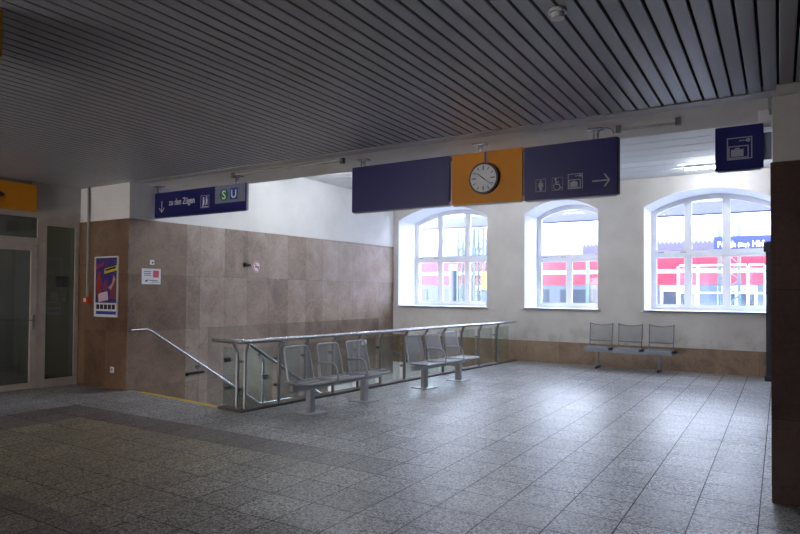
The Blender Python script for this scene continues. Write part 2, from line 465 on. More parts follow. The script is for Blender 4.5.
# ------------------------------------------------------------------ stairwell
NS = 10; TR = .287; RS = .165
t = thing('staircase', (-7.7, 6.2, 0), 'grey stone staircase going down beside the left wall behind the glass railing', 'staircase')
m = MB()
for i in range(1, NS + 1):
    ya = 6.235 + (i - 1) * TR; yb = 5.99 + (i - 1) * TR
    xr = pr_near[0] + (pr_far[0] - pr_near[0]) * (yb - 5.985) / (YB - 5.985) - .005
    L = TR if i < NS else 5.5
    ya2 = min(ya + L, YB - .03); yb2 = min(yb + L, YB - .03)
    xr2 = pr_near[0] + (pr_far[0] - pr_near[0]) * (yb2 - 5.985) / (YB - 5.985) - .005
    m.prism([(XL + .03, ya), (xr, yb), (xr2, yb2), (XL + .03, ya2)], -i * RS - .2, -i * RS, 'z')
m.build('steps', M['stone_step'], t, True)
m = MB()
m.prism([(pr_near[0], pr_near[1]), (pr_near[0] + .3, pr_near[1]), (pr_far[0] + .3, YB), (pr_far[0], YB)], -2.0, -.22, 'z')
struct(m.build('wall_stairwell', M['plaster_cream']))
m = MB(); m.prism([(XL, 6.2), (XL, 6.0), (pr_near[0] + .2, 5.8), (pr_near[0], 5.985)], -2.0, -.22, 'z')
struct(m.build('wall_stairwell', M['plaster_cream']))
m = MB(); m.box((XL, 6.23, -2.0), (XL + .015, 11.3, -.551)); struct(m.build('wall_stairwell', M['stone_side']))
m = MB(); m.box((XL, 14.09, -1.7), (-5.62, 14.1, -.25)); m.box((XL, 11.3, -1.7), (XL + .01, 14.09, -.56))
struct(m.build('wall_stairwell', M['plaster_white']))
m = MB(); a = Vector((-8.62, 6.135)); b = Vector((-6.60, 5.945)); d = (b - a).normalized(); nn = Vector((-d.y, d.x)) * .07
m.prism([tuple(a), tuple(b), tuple(b + nn), tuple(a + nn)], .0, .003, 'z')
tag(m.build('floor_tape', M['yline']), 'yellow safety strip along the top edge of the stairs', 'floor marking')

# fluorescent lamps; the stairwell one is added out of view to brighten its walls
def lamp_fixture(loc, L, axis, label, group, down=True, wall=0):
    t = thing('fluorescent_lamp', loc, label, 'lamp', group)
    x, y, z = loc
    def bx(a0, a1, b0, b1, z0, z1):
        return ((x + a0, y + b0, z + z0), (x + a1, y + b1, z + z1)) if axis == 'x' else ((x + b0, y + a0, z + z0), (x + b1, y + a1, z + z1))
    m = MB(); m.box(*bx(-L / 2, L / 2, -.04, .04, -.05, 0)); m.build('housing', M['white_paint'], t, True, .004)
    m = MB(); e = (x - L / 2 + .03, y, z - .075) if axis == 'x' else (x, y - L / 2 + .03, z - .075)
    m.cyl(e, .016, L - .06, axis, 12); m.build('tube', M['tube'], t, True, smooth=True)
    m = MB()
    for q in (-L / 2, L / 2 - .03): m.box(*bx(q, q + .03, -.02, .02, -.10, -.05))
    islands(m, 'socket', M['white_paint'], t, True)
    return t
lamp_fixture((-.95, 13.1, ZU - .006), 1.3, 'x', 'lit fluorescent lamp on the high ceiling right of the sign with the arrow', 'fluorescent lamps on the high ceiling')
HIDDEN = 'added fluorescent lamp, unseen on the high ceiling above the hanging signs'
for x, y in [(-7.6, 9.9), (-5.6, 11.6), (-3.6, 10.0), (-2.6, 8.0), (-7.0, 8.0)]:  # lamps added behind the beam, out of view, to brighten the hall
    lamp_fixture((x, y, ZU - .006), 1.3, 'x', HIDDEN, 'added unseen ceiling lamps')
t = lamp_fixture((-5.9, 11.6, -.32), 1.3, 'y', 'added fluorescent lamp, unseen in the stairwell under the floor edge', None)
m = MB(); m.box((-5.95, 11.2, -.32), (-5.85, 12.0, -.22)); m.build('mount', M['white_paint'], t, True)

# ------------------------------------------------------------------ railing
rz = math.atan2(KD.y, KD.x)
R = thing('glass_railing', (KA.x, KA.y, 0), 'long stainless steel and glass railing around the stairs behind the benches', 'railing', rz=rz)
LR = (KB - KA).length
m = MB(); m.box((0, 0, 0), (LR, .19, .035)); m.box((0, .19, 0), (.17, .50, .035)); m.build('kerb', M['kerb'], R, bevel=.003)
m = MB(); m.tube(bez([(0, .60, .935), (0, 0, .935), (LR - .05, 0, .935)], .05), .029, 14)
m.build('handrail', M['steel'], R, smooth=True)
def post(x, y, dx, dy):
    m = MB(); m.tube(bez([(x, y, .035), (x, y, .80), (x + dx, y + dy, .925)], .04), .025, 8)
    o = m.build('post', M['post_steel'], R, smooth=True)
    for z in (.28, .66):
        q = MB(); q.box((x - .02 if not dx else x + .0, y - .0 if not dx else y - .03, z - .02), (x + .02 if not dx else x + .09, y + .085 if not dx else y + .03, z + .02))
        q.build('glass_clamp', M['steel_dark'], o)
    return o
PX = [.12, .72, 1.25, 1.85, 2.45, 3.05, 3.75, 4.4, 5.05, 5.75, 6.5, 7.3]
for x in PX: post(x, .075, 0, -.075)
post(.075, .18, -.075, 0); 
q = MB()
for z in (.28, .66): q.box((.08, .42, z - .025), (.16, .48, z + .025))
islands(q, 'glass_clamp', M['steel_dark'], R)
for a, b in zip([.16] + [p + .05 for p in PX[1:]], [p - .05 for p in PX[1:]] + [LR - .12]):
    m = MB(); m.box((a, .145, .05), (b, .155, .83)); m.build('glass_panel', M['railglass'], R)
m = MB(); m.box((.135, .14, .05), (.145, .56, .83)); m.build('glass_panel', M['railglass'], R)
m = MB(); m.box((2.50, .035, .74), (2.62, .042, .82)); m.build('notice_plate', M['sign_white'], R)

# stair handrails
def pole(pts, r=.022): return MB().tube(bez(pts, .06), r, 12)
t = thing('stair_handrail', (XL, 6.6, 0), 'shiny handrail on the left stone wall sloping down the stairs', 'handrail')
pole([(XL + .10, 6.12, .97), (XL + .10, 6.44, .975), (XL + .10, 9.01, -.62), (XL + .10, 9.9, -.64)]).build('rail', M['steel'], t, True, smooth=True)
for y, z in [(6.24, .95), (7.5, .31), (8.6, -.38), (9.6, -.66)]:
    m = MB(); m.tube([(XL + .02, y, z - .06), (XL + .09, y, z - .05), (XL + .10, y, z + .03)], .010, 8); m.cyl((XL + .015, y, z - .06), .035, .01, 'x', 16)
    islands(m, 'bracket', M['steel_dark'], t, True, smooth=True)
t = thing('stair_handrail', (-6.3, 6.0, 0), 'shiny handrail on the right side of the stairs, behind the glass railing', 'handrail')
p0 = kp(.12, .34, .93); p1 = kp(.25, .34, .93)
pts = [kp(.05, .34, .935), kp(.32, .34, .92), kp(3.0, .34, -.72), kp(4.2, .34, -.72)]
pole(pts).build('rail', M['steel'], t, True, smooth=True)
for x in (.62, 1.35, 2.1):
    zz = .92 - (x - .32) / 2.68 * 1.64
    m = MB(); m.tube(bez([kp(x, .30, -.30 - x * .3), kp(x, .30, zz - .12), kp(x - .04, .34, zz - .02)], .04), .02, 8); islands(m, 'post', M['steel'], t, True, smooth=True)
    q = MB(); a = kp(x, .22, zz - .34); q.box((a[0] - .05, a[1] - .03, a[2] - .03), (a[0] + .03, a[1] + .03, a[2] + .03)); q.build('clamp', M['steel_dark'], t, True)
t = thing('stair_handrail', (-8.9, 14.0, 0), 'dark sloping handrail on the window wall inside the stairwell', 'handrail')
pole([(-8.88, 14.0, .055), (-6.6, 14.0, -1.0)], .024).build('rail', M['steel_dark'], t, True, smooth=True)
m = MB(); m.box((-8.3, 14.0, -.27), (-8.26, 14.1, -.23)); m.box((-7.2, 14.0, -.77), (-7.16, 14.1, -.73)); islands(m, 'bracket', M['steel_dark'], t, True)
m = MB(); m.box((XL + .02, 7.27, .13), (XL + .07, 7.64, .165)); m.box((XL + .02, 7.25, .11), (XL + .05, 7.31, .165))
tag(m.build('wall_bracket', M['black'], bevel=.008), 'dark horizontal bracket on the stone wall below the handrail', 'bracket')

# ------------------------------------------------------------------ benches
def bench_a(label, loc, rz):
    T = thing('metal_bench', loc, label, 'bench', 'three-seat benches by the railing', rz)
    m = MB(); m.box((-.93, -.03, .315), (.93, .05, .395)); m.build('beam', M['bench'], T, bevel=.005)
    for x in (-.57, .57):
        m = MB(); m.box((x - .045, -.035, .012), (x + .045, .055, .315)); lg = m.build('leg', M['bench'], T, bevel=.004)
        m = MB(); m.box((x - .17, -.15, 0), (x + .17, .17, .012)); m.build('base_plate', M['bench'], lg, bevel=.003)
    for x in (-.62, 0, .62):
        # sheet seat with rolled front
        prof = [(-.25, .395), (-.262, .41), (-.25, .43), (-.10, .425), (.05, .415), (.15, .43)]
        m = MB(); W = .27
        for dz in (0, -.003):
            vs = [(x + sx * W, y, z + dz) for (y, z) in prof for sx in (-1, 1)]
            m.add(vs, [(2 * i, 2 * i + 1, 2 * i + 3, 2 * i + 2) for i in range(len(prof) - 1)])
        st = m.build('seat', M['perf_xy'], T)
        m = MB(); m.tube(bez([(x - W, .15, .43), (x - W, -.24, .425), (x + W, -.24, .425), (x + W, .15, .43)], .05), .011, 8)
        m.box((x - .2, -.03, .395), (x + .2, .05, .418))
        m.build('seat_rim', M['bench'], st, smooth=True)
        W2 = .235
        m = MB()
        vs = [(x + a * W2, y, z) for (y, z) in [(.15, .44), (.17, .60), (.205, .75), (.235, .86)] for a in (-1, 1)]
        m.add(vs, [(0, 1, 3, 2), (2, 3, 5, 4), (4, 5, 7, 6)])
        bk = m.build('backrest', M['perf_xz'], T)
        m = MB(); m.tube(bez([(x - W2, .06, .41), (x - W2, .14, .43), (x - W2, .17, .60), (x - W2 + .015, .24, .875), (x + W2 - .015, .24, .875), (x + W2, .17, .60), (x + W2, .14, .43), (x + W2, .06, .41)], .06), .012, 8)
        m.build('back_frame', M['bench'], bk, smooth=True)
    for x in (-.31, .31):
        m = MB(); m.tube(bez([(x, .10, .40), (x, .13, .645), (x, -.20, .645), (x, -.27, .43), (x, -.12, .40)], .09), .013, 8)
        m.build('armrest', M['bench'], T, smooth=True)
    return T
bench_a('grey perforated metal three-seat bench nearer the stairs entrance', (-5.27, 6.93, 0), PI / 2 - math.radians(3.9))
bench_a('grey perforated metal three-seat bench farther along the glass railing', (-5.08, 9.68, 0), PI / 2 - math.radians(3.9))
T = thing('wall_bench', (-2.73, 13.60, .02), 'blue-grey three-seat metal bench below the windows against the brown stone dado', 'bench')
m = MB(); m.box((-.89, -.03, .335), (.87, .03, .39)); m.build('beam', M['bench_blue'], T, bevel=.004)
for x in (-.62, .62):
    m = MB(); m.tube([(x, 0, .03), (x, 0, .335)], .024, 12); lg = m.build('leg', M['bench_blue'], T, smooth=True)
    m = MB(); m.prism([(-.22, 0), (.16, 0), (.16, .02), (0, .045), (-.20, .028)], x - .022, x + .022, 'x'); m.build('foot', M['black'], lg)
for i, x in enumerate((-.61, 0, .62)):
    W = .255
    m = MB(); m.box((x - W, -.26, .43), (x + W, .17, .455)); m.box((x - W, -.27, .405), (x + W, -.255, .455)); st = m.build('seat', M['bench_blue'], T, bevel=.006)
    m = MB(); m.box((x + W - .02, -.15, .40), (x + W + .07, .03, .44)); m.build('seat_bracket', M['black'], st, bevel=.005)
    m = MB(); n = 8; vs = []
    for j in range(n + 1):
        u = -1 + 2 * j / n; top = .945 - .035 * (1 - u * u); cur = .035 * (1 - u * u)
        vs += [(x + u * .235, .19 + cur, .575), (x + u * .240, .25 + cur, top)]
    m.add(vs, [(2 * j, 2 * j + 2, 2 * j + 3, 2 * j + 1) for j in range(n)])
    bk = m.build('backrest', M['perf_xz'], T)
    m = MB()
    top = [(x + u * .240, .25 + .035 * (1 - u * u), .945 - .035 * (1 - u * u)) for u in [-1 + 2 * j / n for j in range(n + 1)]]
    bot = [(x + u * .235, .19 + .035 * (1 - u * u), .575) for u in [-1 + 2 * j / n for j in range(n + 1)]]
    m.tube(top, .009, 8); m.tube(bot, .013, 8)
    for sx in (-1, 1): m.tube([(x + sx * .23, .15, .44), (x + sx * .235, .19, .575), (x + sx * .242, .252, .965)], .010, 8)
    m.build('back_frame', M['steel_dark'], bk, smooth=True)

# ------------------------------------------------------------------ windows
YF = 15.0
def arc_strip(m, w, off0, off1, y0, y1, xa, xb, n=20):
    for i in range(n):
        p = xa + (xb - xa) * i / n; q = xa + (xb - xa) * (i + 1) / n
        m.prism([(p, arch(p, w) - off1), (q, arch(q, w) - off1), (q, arch(q, w) - off0), (p, arch(p, w) - off0)], y0, y1, 'y')
def window(idx, w, cols, upper_cols, zt):
    x0, x1 = w[0], w[1]; z0 = SILL + .03
    T = bpy.data.objects.new('window_%d' % idx, None); COL.objects.link(T); T.location = (x0, YF, SILL); T['_w'] = [x0, YF, SILL]; T['kind'] = 'structure'
    m = MB(); F_ = .075
    m.box((x0, YF, z0), (x0 + F_, YF + .09, w[2])); m.box((x1 - F_, YF, z0), (x1, YF + .09, w[2])); m.box((x0 + .01, YF + .003, z0 + .002), (x1 - .01, YF + .087, z0 + F_))
    arc_strip(m, w, 0.001, F_, YF + .0015, YF + .088, x0 + .002, x1 - .002)
    m.box((x0 + .003, YF - .012, zt - .036), (x1 - .003, YF + .09, zt + .036))
    edges_l = [x0 + F_] + cols + [x1 - F_]; edges_u = [x0 + F_] + upper_cols + [x1 - F_]
    for c in cols: m.box((c - .032, YF - .005, z0 + .002), (c + .032, YF + .085, zt))
    for c in upper_cols: m.box((c - .032, YF - .005, zt), (c + .032, YF + .085, arch(c, w) - .02))
    m.build('window_frame', M['white_paint'], T, True)
    S = .046
    def sash(a, b, lo, hi, curved):
        m = MB(); y0, y1 = YF + .006, YF + .06
        m.box((a, y0, lo), (a + S, y1, hi if not curved else arch(a + S / 2, w) - F_ - .01)); m.box((b - S, y0, lo), (b, y1, hi if not curved else arch(b - S / 2, w) - F_ - .01))
        m.box((a + .01, y0 + .003, lo + .002), (b - .01, y1 - .003, lo + S))
        if curved: arc_strip(m, w, F_, F_ + S, y0 + .0015, y1 - .0015, a + .002, b - .002, 12)
        else: m.box((a + .01, y0 + .003, hi - S), (b - .01, y1 - .003, hi - .002))
        sa = m.build('sash', M['white_paint'], T, True)
        g = MB()
        if curved:
            n = 12; pts = [(a + S, lo + S), (b - S, lo + S)] + [(b - S + (a - b + 2 * S) * i / n, arch(b - S + (a - b + 2 * S) * i / n, w) - F_ - S) for i in range(n + 1)]
            g.prism(pts, YF + .03, YF + .036, 'y')
        else: g.box((a + S, YF + .03, lo + S), (b - S, YF + .036, hi - S))
        g.build('pane', M['winglass'], sa, True)
    for i in range(len(edges_l) - 1):
        a = edges_l[i] + (.032 if i else 0); b = edges_l[i + 1] - (.032 if i < len(edges_l) - 2 else 0)
        sash(a, b, z0 + F_, zt - .036, False)
    for i in range(len(edges_u) - 1):
        a = edges_u[i] + (.032 if i else 0); b = edges_u[i + 1] - (.032 if i < len(edges_u) - 2 else 0)
        sash(a, b, zt + .036, 0, True)
    m = MB()
    for c in (x0 + .22, x0 + .68): m.box((c - .06, YF - .03, zt + .03), (c + .06, YF - .01, zt + .045))
    islands(m, 'latch', M['steel_dark'], T, True)
    m = MB(); m.box((x0 + .001, YB - .05, SILL), (x1 - .001, YF + .01, SILL + .03)); m.box((x0 - .05, YB - .05, SILL - .005), (x1 + .05, YB - .001, SILL + .03))
    m.build('window_sill', M['white_paint'], T, True)
    # bright reveal lining
window(1, WIN[0], [-7.97, -7.15], [-7.97, -7.15], 2.53)
window(2, WIN[1], [-4.40], [], 2.48)
window(3, WIN[2], [-1.74, -.98], [-1.74, -.98], 2.52)
for w in WIN:                                     # white painted reveals of the openings
    m = MB(); e = .008
    m.box((w[0], YB, SILL + .03), (w[0] + e, YO, w[2])); m.box((w[1] - e, YB, SILL + .03), (w[1], YO, w[2]))
    arc_strip(m, w, 0, e, YB - .001, YO, w[0], w[1], 28)
    struct(m.build('trim_3', M['white_paint']))

# ------------------------------------------------------------------ door wall on the left
D = bpy.data.objects.new('door_1', None); COL.objects.link(D); D.location = (XD, 5.4, 0); D['_w'] = [XD, 5.4, 0]; D['kind'] = 'structure'
x0, x1 = XD - .03, XD + .03
m = MB()
for a, b in ((5.40, 5.55), (6.03, 6.10), (3.36, 3.44)): m.box((x0, a, 0), (x1, b, 2.87))
e = .004
m.box((x0 + e, 3.37, 2.78), (x1 - e, 6.09, 2.868)); m.box((x0 + e, 3.43, 2.34), (x1 - e, 5.41, 2.45)); m.box((x0 + e, 5.54, .002), (x1 - e, 6.04, .14)); m.box((x0 + 2 * e, 5.54, 2.67), (x1 - 2 * e, 6.04, 2.79))
m.build('door_frame', M['frame_grey'], D, True, .004)
m = MB(); m.box((XD - .004, 5.55, .14), (XD + .004, 6.03, 2.67)); m.build('side_light', M['doorglass'], D, True)
m = MB(); m.box((XD - .004, 3.44, 2.45), (XD + .004, 5.40, 2.78)); m.build('transom_light', M['doorglass'], D, True)
for a, b in ((4.43, 5.395), (3.445, 4.42)):
    m = MB(); X0, X1 = XD - .025, XD + .04
    m.box((X0, a, .02), (X1, a + .095, 2.335)); m.box((X0, b - .095, .02), (X1, b, 2.335)); m.box((X0 + e, a + .01, .022), (X1 - e, b - .01, .115)); m.box((X0 + e, a + .01, 2.24), (X1 - e, b - .01, 2.333))
    lf = m.build('door_leaf', M['frame_grey'], D, True, .003)
    m = MB(); m.box((XD, a + .095, .115), (XD + .006, b - .095, 2.24)); m.build('glass_pane', M['doorglass'], lf, True)
m = MB(); yh = 5.35
m.box((XD + .04, yh - .018, .98), (XD + .048, yh + .018, 1.20)); m.tube(bez([(XD + .045, yh, 1.12), (XD + .095, yh, 1.12), (XD + .095, yh - .12, 1.12)], .02), .009, 8)
m.build('door_handle', M['steel'], D, True, smooth=True)
m = MB()
for y in (5.22, 3.9): pass
m.box((XD - .3, YP - 2.79, 2.87), (XD, YP + .1, ZC + .1)); m.box((XD - .3, -4, 0), (XD, 3.36, ZC + .1))
struct(m.build('wall_left', M['plaster_lobby']))
m = MB(); m.box((XD - .02, 6.10, 0), (XD + .012, YP - .02, 2.87)); struct(m.build('trim_4', M['stone_front']))
tl = thing('fluorescent_lamp', (-12.2, 4.6, 2.95), 'added dim lamp, unseen in the room behind the glass door', 'lamp')  # fill lamp added to lighten what shows through the door glass
m = MB(); m.box((-12.25, 4.0, 2.9), (-12.15, 5.2, 2.995)); m.build('housing', M['white_paint'], tl, True)
m = MB(); m.cyl((-12.2, 4.05, 2.87), .016, 1.1, 'y', 12); m.build('tube', M['tube_fill'], tl, True)
m = MB()                                          # dim room behind the glass
m.box((-13.2, 2.9, 0), (-13.0, 6.6, 3.0)); m.box((-13.2, 6.4, 0), (-10.6, 6.6, 3.0)); m.box((-13.2, 2.7, 0), (-10.6, 2.9, 3.0)); m.box((-13.2, 2.7, 3.0), (-10.6, 6.6, 3.1))
struct(m.build('wall_side_room', M['plaster_cream']))
m = MB(); m.box((-13.2, 2.7, -.05), (-10.5, 6.6, -.001)); struct(m.build('floor', M['stone_step']))
m = MB(); m.box((-10.72, 5.72, 1.68), (-10.715, 5.96, 1.85)); m.cyl((-10.7175, 5.84, 1.60), .004, .09, 'z')
sg = MB(); sg.box((XD - .011, 5.72, 1.66), (XD - .0045, 5.94, 1.84)); tag(sg.build('paper_notice', M['sign_white']), 'pale paper notice on the narrow glass beside the door', 'notice')

# wall fittings at the poster corner
t = thing('poster_frame', (-9.54, YP - .02, 1.17), 'tall framed purple event poster on the brown stone wall beside the glass door', 'poster')
X0, X1, Z0, Z1 = -9.80, -9.16, 1.17, 2.17; yf = YP - .02
m = MB(); f = .022
m.box((X0, yf - .022, Z0), (X0 + f, yf, Z1)); m.box((X1 - f, yf - .022, Z0), (X1, yf, Z1)); m.box((X0, yf - .022, Z0), (X1, yf, Z0 + f)); m.box((X0, yf - .022, Z1 - f), (X1, yf, Z1))
m.build('frame', M['white_paint'], t, True)
def pq(u, v): return X0 + f + u * (X1 - X0 - 2 * f), Z0 + f + v * (Z1 - Z0 - 2 * f)
def patch(name, pts, mat, d=.012, parent=None):
    m = MB(); m.prism([pq(*p) for p in pts], yf - d, yf - d + .002, 'y'); return m.build(name, mat, parent or t, True)
m = MB(); m.box((X0 + f, yf - .008, Z0 + f), (X1 - f, yf - .001, Z1 - f)); bg = m.build('print', M['purple'], t, True)
Q = [('poster_strip', [(0, .0), (1, .0), (1, .22), (0, .22)], M['sign_white']), ('poster_strip', [(.04, .02), (.96, .02), (.96, .075), (.04, .075)], M['ublue']),
     ('poster_banner', [(.40, .72), (.98, .78), (1.0, .87), (.42, .81)], simple('poster_yellow', rgb(220, 200, 40), .5)),
     ('poster_banner', [(.02, .80), (.36, .86), (.36, .92), (.02, .87)], simple('poster_magenta', rgb(170, 30, 90), .5)),
     ('poster_card', [(.16, .23), (.60, .27), (.56, .42), (.12, .38)], simple('poster_card', rgb(220, 190, 205), .5)),
     ('poster_figure', [(.02, .36), (.14, .36), (.30, .42), (.34, .55), (.25, .66), (.22, .76), (.12, .76), (.08, .66), (.02, .60)], simple('poster_red', rgb(140, 50, 56), .5)),
     ('poster_figure', [(.36, .44), (.50, .42), (.60, .48), (.56, .58), (.46, .62), (.38, .54)], simple('poster_mauve', rgb(120, 60, 100), .5)),
     ('poster_figure', [(.66, .30), (.98, .28), (.98, .62), (.86, .70), (.78, .62), (.70, .46)], simple('poster_brown', rgb(120, 60, 70), .5)),
     ('poster_figure', [(.60, .48), (.72, .44), (.92, .62), (.84, .70), (.78, .56)], simple('poster_skin', rgb(205, 160, 140), .5))]
for i, (nm, pts, mt) in enumerate(Q): patch(nm, pts, mt, .0105 + i * .0004, bg)
for i in range(5): patch('poster_print_line', [(.06 + .18 * i, .11), (.20 + .18 * i, .11), (.20 + .18 * i, .19), (.06 + .18 * i, .19)], M['ink'], .0150, bg)
patch('poster_print_line', [(.46, .765), (.93, .815), (.93, .85), (.46, .80)], M['ink'], .0150, bg)
t = thing('fire_alarm_box', (-10.0, YP - .02, 1.4), 'orange-red alarm box on the brown stone wall left of the poster', 'alarm')
xa = -9.99
m = MB(); m.box((xa - .055, yf - .07, 1.385), (xa + .065, yf + .003, 1.50)); bx = m.build('casing', M['red'], t, True, .006)
m = MB(); m.box((xa - .03, yf - .073, 1.415), (xa + .04, yf - .07, 1.475)); m.build('label_plate', M['sign_white'], bx, True)
m = MB(); m.box((xa - .115 + .08, yf - .03, 1.50), (xa + .0, yf, ZC)); tag(m.build('cable_duct', M['trim'], bevel=.003), 'pale vertical cable duct rising from the alarm box to the ceiling', 'cable duct')
t = thing('power_socket', (-9.36, yf, .27), 'white power socket low on the brown stone wall under the poster', 'socket')
m = MB(); m.box((-9.33, yf - .018, .265), (-9.24, yf, .36)); m.build('plate', M['sign_white'], t, True, .005)
m = MB(); m.cyl((-9.285, yf - .022, .315), .026, .005, 'y', 20); m.build('outlet', M['trim'], t, True)
xs = XL + .02
t = thing('notice_card', (xs, 6.535, 1.72), 'white notice with a pink picture on the stone wall above the handrail', 'notice')
m = MB(); m.box((xs, 6.355, 1.715), (xs + .006, 6.715, 1.975)); m.build('board', M['sign_white'], t, True)
m = MB(); m.box((xs + .006, 6.565, 1.83), (xs + .008, 6.675, 1.945)); m.build('picture', M['pink'], t, True)
m = MB()
for zz in (1.92, 1.89, 1.86): m.box((xs + .006, 6.395, zz), (xs + .0075, 6.525, zz + .010))
m.box((xs + .006, 6.495, 1.775), (xs + .0075, 6.655, 1.785)); m.box((xs + .006, 6.545, 1.75), (xs + .0075, 6.675, 1.758)); m.build('print_lines', M['ink'], t, True)
m = MB(); m.prism([(6.415, 1.755), (6.445, 1.755), (6.465, 1.775), (6.475, 1.795), (6.440, 1.785), (6.420, 1.775)], xs + .006, xs + .0075, 'x'); m.build('symbol', M['ink'], t, True)
t = thing('switch_plate', (xs, 6.545, 2.05), 'small white switch plate just above the white notice', 'switch')
m = MB(); m.box((xs, 6.505, 2.04), (xs + .012, 6.585, 2.12)); m.build('plate', M['sign_white'], t, True, .003)
m = MB(); m.box((xs + .012, 6.535, 2.06), (xs + .016, 6.560, 2.09)); m.build('key_slot', M['ink'], t, True)
xw = XL + .015
t = thing('no_smoking_sticker', (xw, 8.97, 2.1), 'round white and red no smoking sticker on the stone wall', 'sticker')
m = MB(); m.cyl((xw, 8.97, 2.10), .115, .002, 'x', 32); m.build('disc', M['sign_white'], t, True)
m = MB(); ring = [(xw + .004, 8.97 + .1 * math.cos(a), 2.10 + .1 * math.sin(a)) for a in [2 * PI * k / 32 for k in range(32)]]
m.tube(ring, .008, 6, True); m.tube([(xw + .004, 8.90, 2.17), (xw + .004, 9.04, 2.03)], .008, 6); m.build('red_ring', M['pink'], t, True)
m = MB(); m.box((xw + .002, 8.91, 2.09), (xw + .005, 9.03, 2.112)); m.build('cigarette', M['ink'], t, True)
m = MB(); m.box((xw, 8.60, 2.10), (xw + .05, 8.76, 2.15)); m.box((xw, 8.60, 2.09), (xw + .02, 8.65, 2.17))
tag(m.build('wall_hook', M['black'], bevel=.006), 'small dark metal hook on the stone wall left of the round sticker', 'hook')

# ------------------------------------------------------------------ hanging signs
YS = 6.6
def sign(name, label, X0, X1, Z0, Z1, mat, hang, depth=.13, flat_back=None):
    T = thing(name, ((X0 + X1) / 2, YS, Z0), label, 'sign', 'signs hanging under the beam')
    m = MB(); m.box((X0, YS, Z0), (X1, YS + depth, Z1)); m.build('panel', mat, T, True, .003)
    m = MB(); m.box((X0 + .02, YS + .01, Z0 - .012), (X1 - .02, YS + depth - .01, Z0)); m.build('lower_rail', M['steel_dark'], T, True)
    for x in hang:
        m = MB(); m.box((x - .028, YS + .01, Z1), (x - .008, YS + .04, ZC)); m.box((x + .012, YS + .01, Z1), (x + .032, YS + .04, ZC))
        h = m.build('hanger', M['steel'], T, True)
        m = MB(); m.box((x - .08, YS - .02, ZC - .012), (x + .08, YS + .09, ZC)); m.build('ceiling_plate', M['steel_dark'], h, True)
    return T
def flat(parent, name, pts, mat, lift=.0, d=.002):
    m = MB(); m.prism(pts, YS - lift - d, YS - lift, 'y'); return m.build(name, mat, parent, True)
def rect(a, b, c, d): return [(a, c), (b, c), (b, d), (a, d)]
def outline(parent, name, a, b, c, d, w, mat, lift=0):
    m = MB()
    for r in (rect(a, b, c, c + w), rect(a, b, d - w, d), rect(a, a + w, c, d), rect(b - w, b, c, d)): m.prism(r, YS - lift - .002, YS - lift, 'y')
    return m.build(name, mat, parent, True)
def circ(cx, cz, r, n=32): return [(cx + r * math.cos(2 * PI * k / n), cz + r * math.sin(2 * PI * k / n)) for k in range(n)]
def strokes(parent, name, segs, w, mat, lift=0):
    m = MB()
    for (x0, z0, x1, z1) in segs:
        d = Vector((x1 - x0, z1 - z0)).normalized() * 1.0; n_ = Vector((-d.y, d.x)) * w / 2
        m.prism([(x0 + n_.x, z0 + n_.y), (x1 + n_.x, z1 + n_.y), (x1 - n_.x, z1 - n_.y), (x0 - n_.x, z0 - n_.y)], YS - lift - .002, YS - lift, 'y')
    return m.build(name, mat, parent, True)

A = sign('hanging_sign', 'small dark blue hanging sign to the trains with down arrow and green and blue emblems', -8.95, -6.80, 2.83, 3.24, M['blue'], (-8.87, -7.02), .05)
strokes(A, 'arrow', [(-8.75, 2.915, -8.75, 3.10), (-8.75, 2.912, -8.815, 2.985), (-8.75, 2.912, -8.685, 2.985)], .016, M['sign_white'])
text('lettering', 'zu den Z\u00fcgen', .150, (-8.565, YS - .003, 3.015), M['sign_white'], A, sx=.76, bold=.001)
outline(A, 'pictogram_frame', -7.80, -7.605, 2.918, 3.118, .008, M['picto'])
pg = flat(A, 'pictogram', circ(-7.735, 3.075, .017), M['sign_white'])
flat(A, 'pictogram', circ(-7.665, 3.085, .017), M['sign_white'])
flat(A, 'pictogram', [(-7.75, 3.055), (-7.715, 3.055), (-7.71, 3.0), (-7.725, 2.945), (-7.735, 2.945), (-7.735, 2.99), (-7.755, 2.945), (-7.765, 2.945), (-7.75, 3.0)], M['sign_white'])
flat(A, 'pictogram', [(-7.685, 3.065), (-7.645, 3.065), (-7.64, 3.01), (-7.65, 2.955), (-7.66, 2.955), (-7.665, 3.0), (-7.685, 2.955), (-7.695, 2.955), (-7.68, 3.01)], M['sign_white'])
strokes(A, 'pictogram', [(-7.78, 2.935, -7.63, 2.935)], .01, M['sign_white'])
lp = flat(A, 'emblem_panel', rect(-7.47, -6.82, 2.965, 3.238), M['panel_grey'])
e1 = flat(A, 'emblem_disc', circ(-7.27, 3.09, .092), M['green'], .002)
text('emblem_letter', 'S', .19, (-7.27, YS - .006, 3.025), M['sign_white'], e1, align='CENTER', bold=.004)
e2 = flat(A, 'emblem_square', rect(-7.137, -6.977, 3.008, 3.178), M['ublue'], .002)
text('emblem_letter', 'U', .175, (-7.057, YS - .006, 3.032), M['sign_white'], e2, align='CENTER', bold=.004)
m = MB(); m.box((-6.80, YS + .004, 2.835), (-6.793, YS + .046, 3.235)); m.build('end_cap', M['panel_grey'], A, True)

